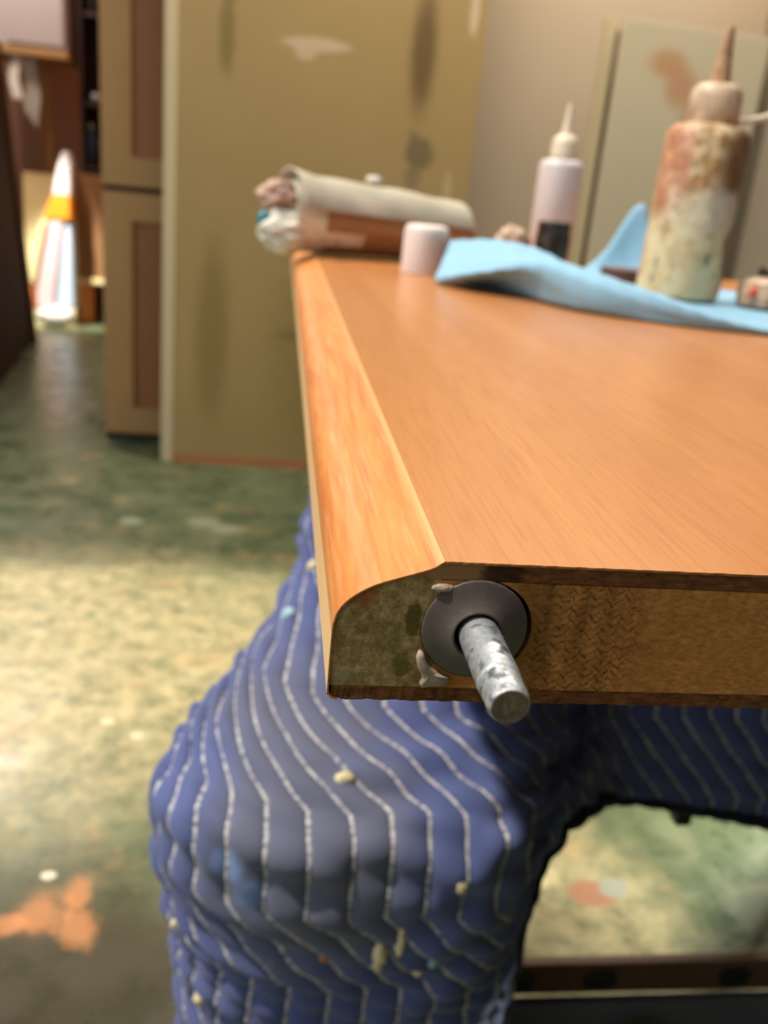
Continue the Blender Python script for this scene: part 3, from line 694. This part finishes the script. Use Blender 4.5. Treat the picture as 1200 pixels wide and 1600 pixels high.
# big stained squeeze bottle (stands on the towel)
B0 = (.478, .862, ZT + .0045)
bb = thing('squeeze_bottle', 'large paint-stained squeeze bottle with brown spout, standing on the blue towel', 'bottle', B0, 'squeeze bottles on the door')
dent = lambda a, h: 1 + .006 * math.sin(3 * a + h * 30) + .006 * math.sin(h * 60 + a)
lathe('bottle_body', [(.047, .0003), (.0505, .004), (.0508, .03), (.0495, .10), (.0485, .182), (.0465, .191), (.040, .197), (.030, .199), (.027, .204)], B0, M_stained, bb, n=64, jit=dent)
lathe('bottle_cap', [(.0290, .200), (.0300, .202), (.0295, .226), (.0280, .236), (.0220, .242), (.0140, .244)], B0, M_stcap, bb, n=72, jit=lambda a, h: 1 + .014 * math.cos(36 * a))
lathe('spout', [(.0128, .242), (.0115, .248), (.0085, .272), (.0062, .294), (.0060, .299), (.0046, .303)], B0, M_stspout, bb, n=28)
st_ = [(B0[0] + .028 + .012 * k, B0[1] + .004 * k, B0[2] + .205 + .0022 * k + .0005 * k * k * .4) for k in range(9)]
tube('cap_tether', st_, .0036, M_spout, bb)['label'] = 'pale thin cap tether'

# grubby jar at the right edge
q0 = (.574, .815, ZT + .0045)
gj = thing('ink_jar', 'short grubby glass jar with red label at the right edge beside the large bottle', 'jar', q0)
lathe('jar_body', [(.034, .0003), (.0365, .003), (.037, .022), (.034, .029), (.024, .034), (.0175, .036)], q0, M_jar, gj, n=48)
lathe('jar_lid', [(.0170, .035), (.0180, .036), (.0175, .046), (.0155, .047)], q0, M_darkglass, gj, n=40)
lump('label_scrap', (q0[0] - .031, q0[1] - .021, q0[2] + .018), (.006, .004, .006), M_redlabel, gj, amp=.2, seed=3, sub=3)
# dark tin behind the towel crest
l0 = (.452, .972, ZT + .0045)
dt = thing('tin_lid', 'low dark red-brown tin half hidden behind the blue towel, left of the large bottle', 'tin', l0)
lathe('tin_body', [(.033, .0003), (.0345, .001), (.0345, .018), (.034, .019)], l0, M_darkred, dt, n=48)
lathe('tin_rim', [(.0350, .017), (.0358, .018), (.0358, .021), (.0345, .022), (.030, .0215)], l0, M_darkred, dt, n=48)

# blue shop towel: control rows from the near hem to the back
rows = [
 [(.205,.840,.0012),(.224,.805,.0012),(.246,.755,.0012),(.278,.662,.0012),(.328,.606,.0012),(.381,.580,.0012),(.440,.566,.0012),(.52,.55,.0012),(.62,.53,.0012)],
 [(.200,.825,.0060),(.218,.790,.0080),(.240,.735,.0060),(.273,.641,.0060),(.326,.602,.0045),(.381,.577,.0035),(.440,.563,.0025),(.52,.551,.003),(.62,.531,.002)],
 [(.158,.790,.0038),(.188,.737,.0200),(.238,.696,.0365),(.276,.644,.0340),(.330,.604,.0248),(.383,.579,.0138),(.441,.567,.0066),(.524,.556,.004),(.62,.535,.003)],
 [(.172,.845,.024),(.210,.810,.036),(.262,.765,.042),(.298,.705,.037),(.343,.655,.025),(.392,.622,.013),(.450,.615,.005),(.535,.600,.003),(.64,.59,.003)],
 [(.196,.915,.046),(.246,.880,.050),(.290,.830,.044),(.330,.800,.020),(.380,.800,.006),(.430,.800,.002),(.480,.790,.002),(.555,.780,.002),(.66,.76,.002)],
 [(.215,.950,.018),(.262,.940,.020),(.310,.930,.014),(.350,.930,.005),(.400,.985,.003),(.450,1.020,.002),(.500,1.02,.002),(.570,.930,.002),(.67,.90,.002)],
 [(.225,.975,.0015),(.270,.985,.002),(.320,1.00,.002),(.365,1.03,.002),(.410,1.06,.006),(.452,1.075,.040),(.502,1.085,.114),(.550,1.08,.020),(.68,1.02,.002)],
 [(.230,.990,.0012),(.275,1.00,.0012),(.330,1.03,.0012),(.372,1.07,.002),(.420,1.10,.003),(.470,1.12,.006),(.52,1.13,.010),(.58,1.13,.002),(.69,1.08,.0012)]]
R0 = np.array(rows); U = 10
g1 = np.array([catmull(list(r), U) for r in R0]); g2 = np.stack([np.array(catmull(list(g1[:, j]), U)) for j in range(g1.shape[1])], 1)
nr, nc = g2.shape[:2]; vt = []
for i in range(nr):
    for j in range(nc):
        x, y, z = g2[i, j]; z += .0012 * math.sin(i * .9 + j * .35) * min(1, z / .01) + .0006 * math.sin(j * 1.7 + i * .4) * min(1, z / .01)
        vt.append((x, y, ZT + max(z, .0012)))
ft = [(i * nc + j, (i + 1) * nc + j, (i + 1) * nc + j + 1, i * nc + j + 1) for i in range(nr - 1) for j in range(nc - 1)]
tw = mesh('shop_towel', vt, ft, M_towel, None, (.3, .8, ZT), True); md = tw.modifiers.new('th', 'SOLIDIFY'); md.thickness = .0009; md.offset = 0
tag(tw, 'rumpled light blue shop towel spread on the door under the large bottle', 'towel')

# ------------------------------------------------------------------ workshop behind
sl = thing('leaning_door', 'olive-tan painted flush door with dark stains and cream edge strip, leaning on the back wall', 'door', (.09, 2.58, 0))
sk = lambda X, Y, Z: (X + .012 * 0, Y + .03 * Z, Z)
box('door_face', -.335, .535, 2.530, 2.566, .022, 2.02, M_olive, sl, skew=sk, bev=.001)
box('edge_strip', -.372, -.3355, 2.524, 2.566, .0, 2.02, M_slabedge, sl, skew=sk, bev=.002)
box('bottom_strip', -.335, .535, 2.527, 2.566, 0, .0215, M_rustwood, sl, skew=sk)
# face material uses world-like coordinates: shift it by the parent's base
for m_ in (M_olive,):
    pass

cb = thing('cabinet', 'tall brown cabinet with tan frame-and-panel doors beside the leaning door', 'cabinet', (-.33, 2.74, 0))
box('cabinet_body', -.585, -.05, 2.755, 2.795, .0, 2.0, M_darkbrown, cb)
for (z0, z1) in ((.03, .806), (.824, 1.98)):
    d_ = box('cabinet_door', -.56, -.08, 2.742, 2.752, z0 + .06, z1 - .06, M_cpanel, cb)
    d_['label'] = 'recessed brown door panel in tan frame'
    fv = []; ff = []
    for (x0, x1, a, b) in ((-.58, -.49, z0, z1), (-.15, -.06, z0, z1), (-.49, -.15, z0, z0 + .085), (-.49, -.15, z1 - .085, z1)):
        q, g = boxg(x0, x1, 2.728, 2.752, a, b); k = len(fv); fv += q; ff += [tuple(i + k for i in h) for h in g]
    fr_ = mesh('door_frame', fv, ff, M_frame, d_)

# cream boards leaning at the right
def board(x0, x1, y0, y1, z1, mat, label, grp, lean=0.03, name='leaning_board'):
    loc = ((x0 + x1) / 2, y0, 0)
    o = box(name, x0, x1, y0, y1, .0, z1, mat, None, loc, .002, lambda X, Y, Z: (X, Y + lean * Z, Z)); tag(o, label, 'board', grp); return o
board(.905, 1.345, 2.415, 2.440, 1.40, M_cream, 'wide cream board with orange rust streak leaning on the back wall', 'leaning boards at the right')
board(.862, .892, 2.44, 2.475, 1.40, M_slabedge, 'narrow pale board edge, leftmost of the leaning boards at the right', 'leaning boards at the right')
board(.895, 1.30, 2.475, 2.50, 1.38, M_grey_edge, 'grey-edged board just behind the wide cream board', 'leaning boards at the right')
board(1.358, 1.40, 2.46, 2.49, 1.9, M_grey_edge, 'narrow grey-brown upright strip right of the wide cream board', 'leaning boards at the right')
board(1.402, 1.78, 2.45, 2.475, 1.9, M_wall, 'plain beige board at the far right edge of the view', 'leaning boards at the right')

# dark board leaning far left
v = []
for (x, y) in ((-1.115, 3.30), (-1.255, 4.40), (-1.95, 4.40), (-1.85, 3.30)):
    for z in (0, 1.36): v.append((x - (.105 if z else 0), y, z))
f = [(0, 2, 3, 1), (2, 4, 5, 3), (4, 6, 7, 5), (6, 0, 1, 7), (1, 3, 5, 7), (0, 6, 4, 2)]
dc = thing('dark_crate', 'tall dark brown slanting crate at the left edge of the view', 'crate', (-1.5, 3.8, 0))
mesh('crate_body', v, f, M_darkply, dc)
box('corner_strip', -1.262, -1.235, 4.37, 4.42, 0, 1.36, M_darkply2, dc, skew=lambda X, Y, Z: (X - .105 * Z / 1.36, Y, Z))

# far passage
hc = thing('wall_cupboard', 'white cupboard high on the far wall at top left', 'cupboard', (-1.4, 5.3, 1.41))
box('cupboard_body', -1.75, -1.205, 5.10, 5.6, 1.425, 2.1, M_cupboard, hc, bev=.006)
box('cupboard_ledge', -1.76, -1.195, 5.08, 5.6, 1.385, 1.42, M_frame, hc, bev=.004)
box('cupboard_door', -1.50, -1.215, 5.088, 5.099, 1.44, 2.08, M_cupboard, hc, bev=.003)
def cloth(name, x0, x1, z0, z1, y, m_, label, seed, slope=0):
    v = []; f = []; nx_, nz_ = 24, 14
    for i in range(nx_ + 1):
        for j in range(nz_ + 1):
            x = x0 + (x1 - x0) * i / nx_; z = z1 + (z0 + slope * (1 - i / nx_) - z1) * j / nz_
            v.append((x + .008 * math.sin(j * .5 + seed), y + .02 * math.sin(i * 1.1 + seed) * (.4 + .6 * j / nz_), z))
    for i in range(nx_):
        for j in range(nz_): a = i * (nz_ + 1) + j; f.append((a, a + 1, a + nz_ + 2, a + nz_ + 1))
    o = mesh(name, v, f, m_, None, ((x0 + x1) / 2, y, z0), True); md = o.modifiers.new('th', 'SOLIDIFY'); md.thickness = .006; return tag(o, label, 'cloth', 'cloths under the cupboard')
cloth('hanging_cloth', -1.50, -1.45, 1.16, 1.384, 5.12, M_whitecloth, 'narrow white cloth hanging under the cupboard, left one', 1)
cloth('hanging_cloth', -1.44, -1.37, 1.03, 1.384, 5.16, M_whitecloth, 'longer white cloth hanging under the cupboard, right one', 4, .08)
po = thing('upright_post', 'beige upright post standing under the white cupboard', 'post', (-1.35, 5.32, 0)); box('post_shaft', -1.385, -1.335, 5.30, 5.34, .012, 1.384, M_frame, po, bev=.004); box('post_foot', -1.41, -1.31, 5.27, 5.37, 0, .012, M_frame, po, bev=.002)
o = box('plywood_sheet', -1.50, -1.215, 5.20, 5.215, 0, .80, M_yellow, None, (-1.35, 5.2, 0), .003, lambda X, Y, Z: (X, Y + .08 * Z, Z)); tag(o, 'plain cream panel leaning behind the sunlit white sheet', 'board')

shf = thing('tool_shelf', 'tall dark brown open shelf with tools in the far passage', 'shelf', (-1.09, 5.35, 0))
box('shelf_back', -1.165, -.98, 5.42, 5.44, 0, 1.95, M_darkbrown, shf)
for x in (-1.165, -.995): box('side_panel', x, x + .018, 5.20, 5.42, 0, 1.95, M_darkbrown, shf)
for z in (.845, 1.18, 1.62): box('shelf_board', -1.146, -.996, 5.21, 5.42, z, z + .018, M_darkbrown, shf)
def tool(kind, label, cat, c, parts):
    r_ = thing(kind, label, cat, c)
    for (nm, pr, m_) in parts: lathe(nm, pr, c, m_, r_, n=28)
    return r_
tool('plastic_bottle', 'blue-black plastic bottle on the lowest open tool shelf', 'bottle', (-1.118, 5.27, .863), [('bottle_body', [(.022, 0.0003), (.024, .004), (.024, .16), (.012, .185), (.010, .20)], M_blueblack), ('bottle_cap', [(.012, .198), (.012, .225), (.010, .228)], M_glint)])
tool('dark_can', 'dark red-brown can beside the blue-black bottle on the tool shelf', 'can', (-1.045, 5.28, .863), [('can_body', [(.030, 0.0003), (.032, .003), (.032, .15), (.030, .153)], M_darkred), ('can_lid', [(.028, .152), (.028, .160), (.024, .161)], M_darkred)])
for (x, z, s_) in ((-1.09, 1.225, 21), (-1.05, 1.22, 22)):
    o = lump('wire_coil', (x, 5.28, z), (.030, .03, .026), M_glint, None, (x, 5.28, 1.198), amp=.5, seed=s_, sub=3, flat=1.1985)
    tag(o, 'pale crumpled wire bundle on the middle tool shelf, ' + ('left one' if s_ == 21 else 'right one'), 'wire', 'wire bundles')
for k, (x, z, r_) in enumerate(((-1.105, 1.672, .033), (-1.04, 1.668, .030))):
    o = tool('black_tool_reel', ('left' if k == 0 else 'right') + ' black tool reel on the upper tool shelf', 'reel', (x, 5.28, 1.6383), [('reel_body', [(r_, 0.0), (r_, .004), (r_ * .7, .012), (r_ * .7, .05), (r_, .058), (r_, .062)], M_black), ('reel_hub', [(r_ * .4, .062), (r_ * .4, .07)], M_glint)])
bx_ = box('cardboard_box', -1.175, -1.005, 5.065, 5.19, .262, .82, M_cardboard, None, (-1.09, 5.1, .262), .004); tag(bx_, 'tall brown cardboard box standing on the small table', 'box')
tb = thing('small_table', 'small table with pale yellow top and orange legs under the cardboard box', 'table', (-1.09, 5.1, 0))
box('table_top', -1.18, -.985, 5.05, 5.2, .232, .2615, M_yellow, tb, bev=.006)
for x in (-1.165, -1.03):
    for y in (5.06, 5.15): box('leg', x, x + .07 if x < -1.1 else x + .02, y, y + .03, 0, .232, M_orangewood if x < -1.1 else M_darkbrown, tb, bev=.003)
# bright sunlit sheet heap with orange band
sh = thing('sheet_bundle', 'tall narrow bundle of white plastic sheets with an orange band in the sun', 'sheets', (-1.28, 4.98, 0))
def wedge(name, pts, y0, y1, m_, wob=.0):
    """pts: outline in x,z"""
    n = len(pts); v = [(p[0], y0 + .03 * p[1], p[1]) for p in pts] + [(p[0], y1 + .03 * p[1], p[1]) for p in pts]
    f = [tuple(range(n)), tuple(range(n, 2 * n))[::-1]] + [(i, (i + 1) % n, n + (i + 1) % n, n + i) for i in range(n)]
    o = mesh(name, v, f, m_, sh)
    bm = bmesh.new(); bm.from_mesh(o.data); bmesh.ops.bevel(bm, geom=list(bm.edges), offset=.008, segments=2, affect='EDGES'); bm.to_mesh(o.data); bm.free(); return o
wedge('white_sheet', [(-1.262, .70), (-1.165, .70), (-1.16, .86), (-1.175, .92), (-1.20, .93), (-1.232, .84)], 4.90, 5.02, M_white)
wedge('orange_band', [(-1.315, .575), (-1.165, .575), (-1.165, .70), (-1.262, .70)], 4.895, 5.03, M_orange)
wedge('yellow_board', [(-1.415, .25), (-1.36, .22), (-1.285, .575), (-1.315, .575)], 4.88, 4.95, M_yellow)
wedge('white_sheet', [(-1.37, .10), (-1.27, .10), (-1.205, .575), (-1.285, .575), (-1.36, .22)], 4.90, 5.0, M_pinksheet)
wedge('white_sheet', [(-1.268, .10), (-1.160, .10), (-1.165, .575), (-1.203, .575)], 4.91, 5.03, M_bluesheet)
wedge('orange_board', [(-1.395, .10), (-1.365, .08), (-1.36, .22), (-1.415, .25)], 4.88, 4.96, M_orangewood)
lump('crumpled_sheet', (-1.27, 4.93, .055), (.10, .07, .054), M_whitecloth, sh, amp=.3, seed=14, flat=.0005)
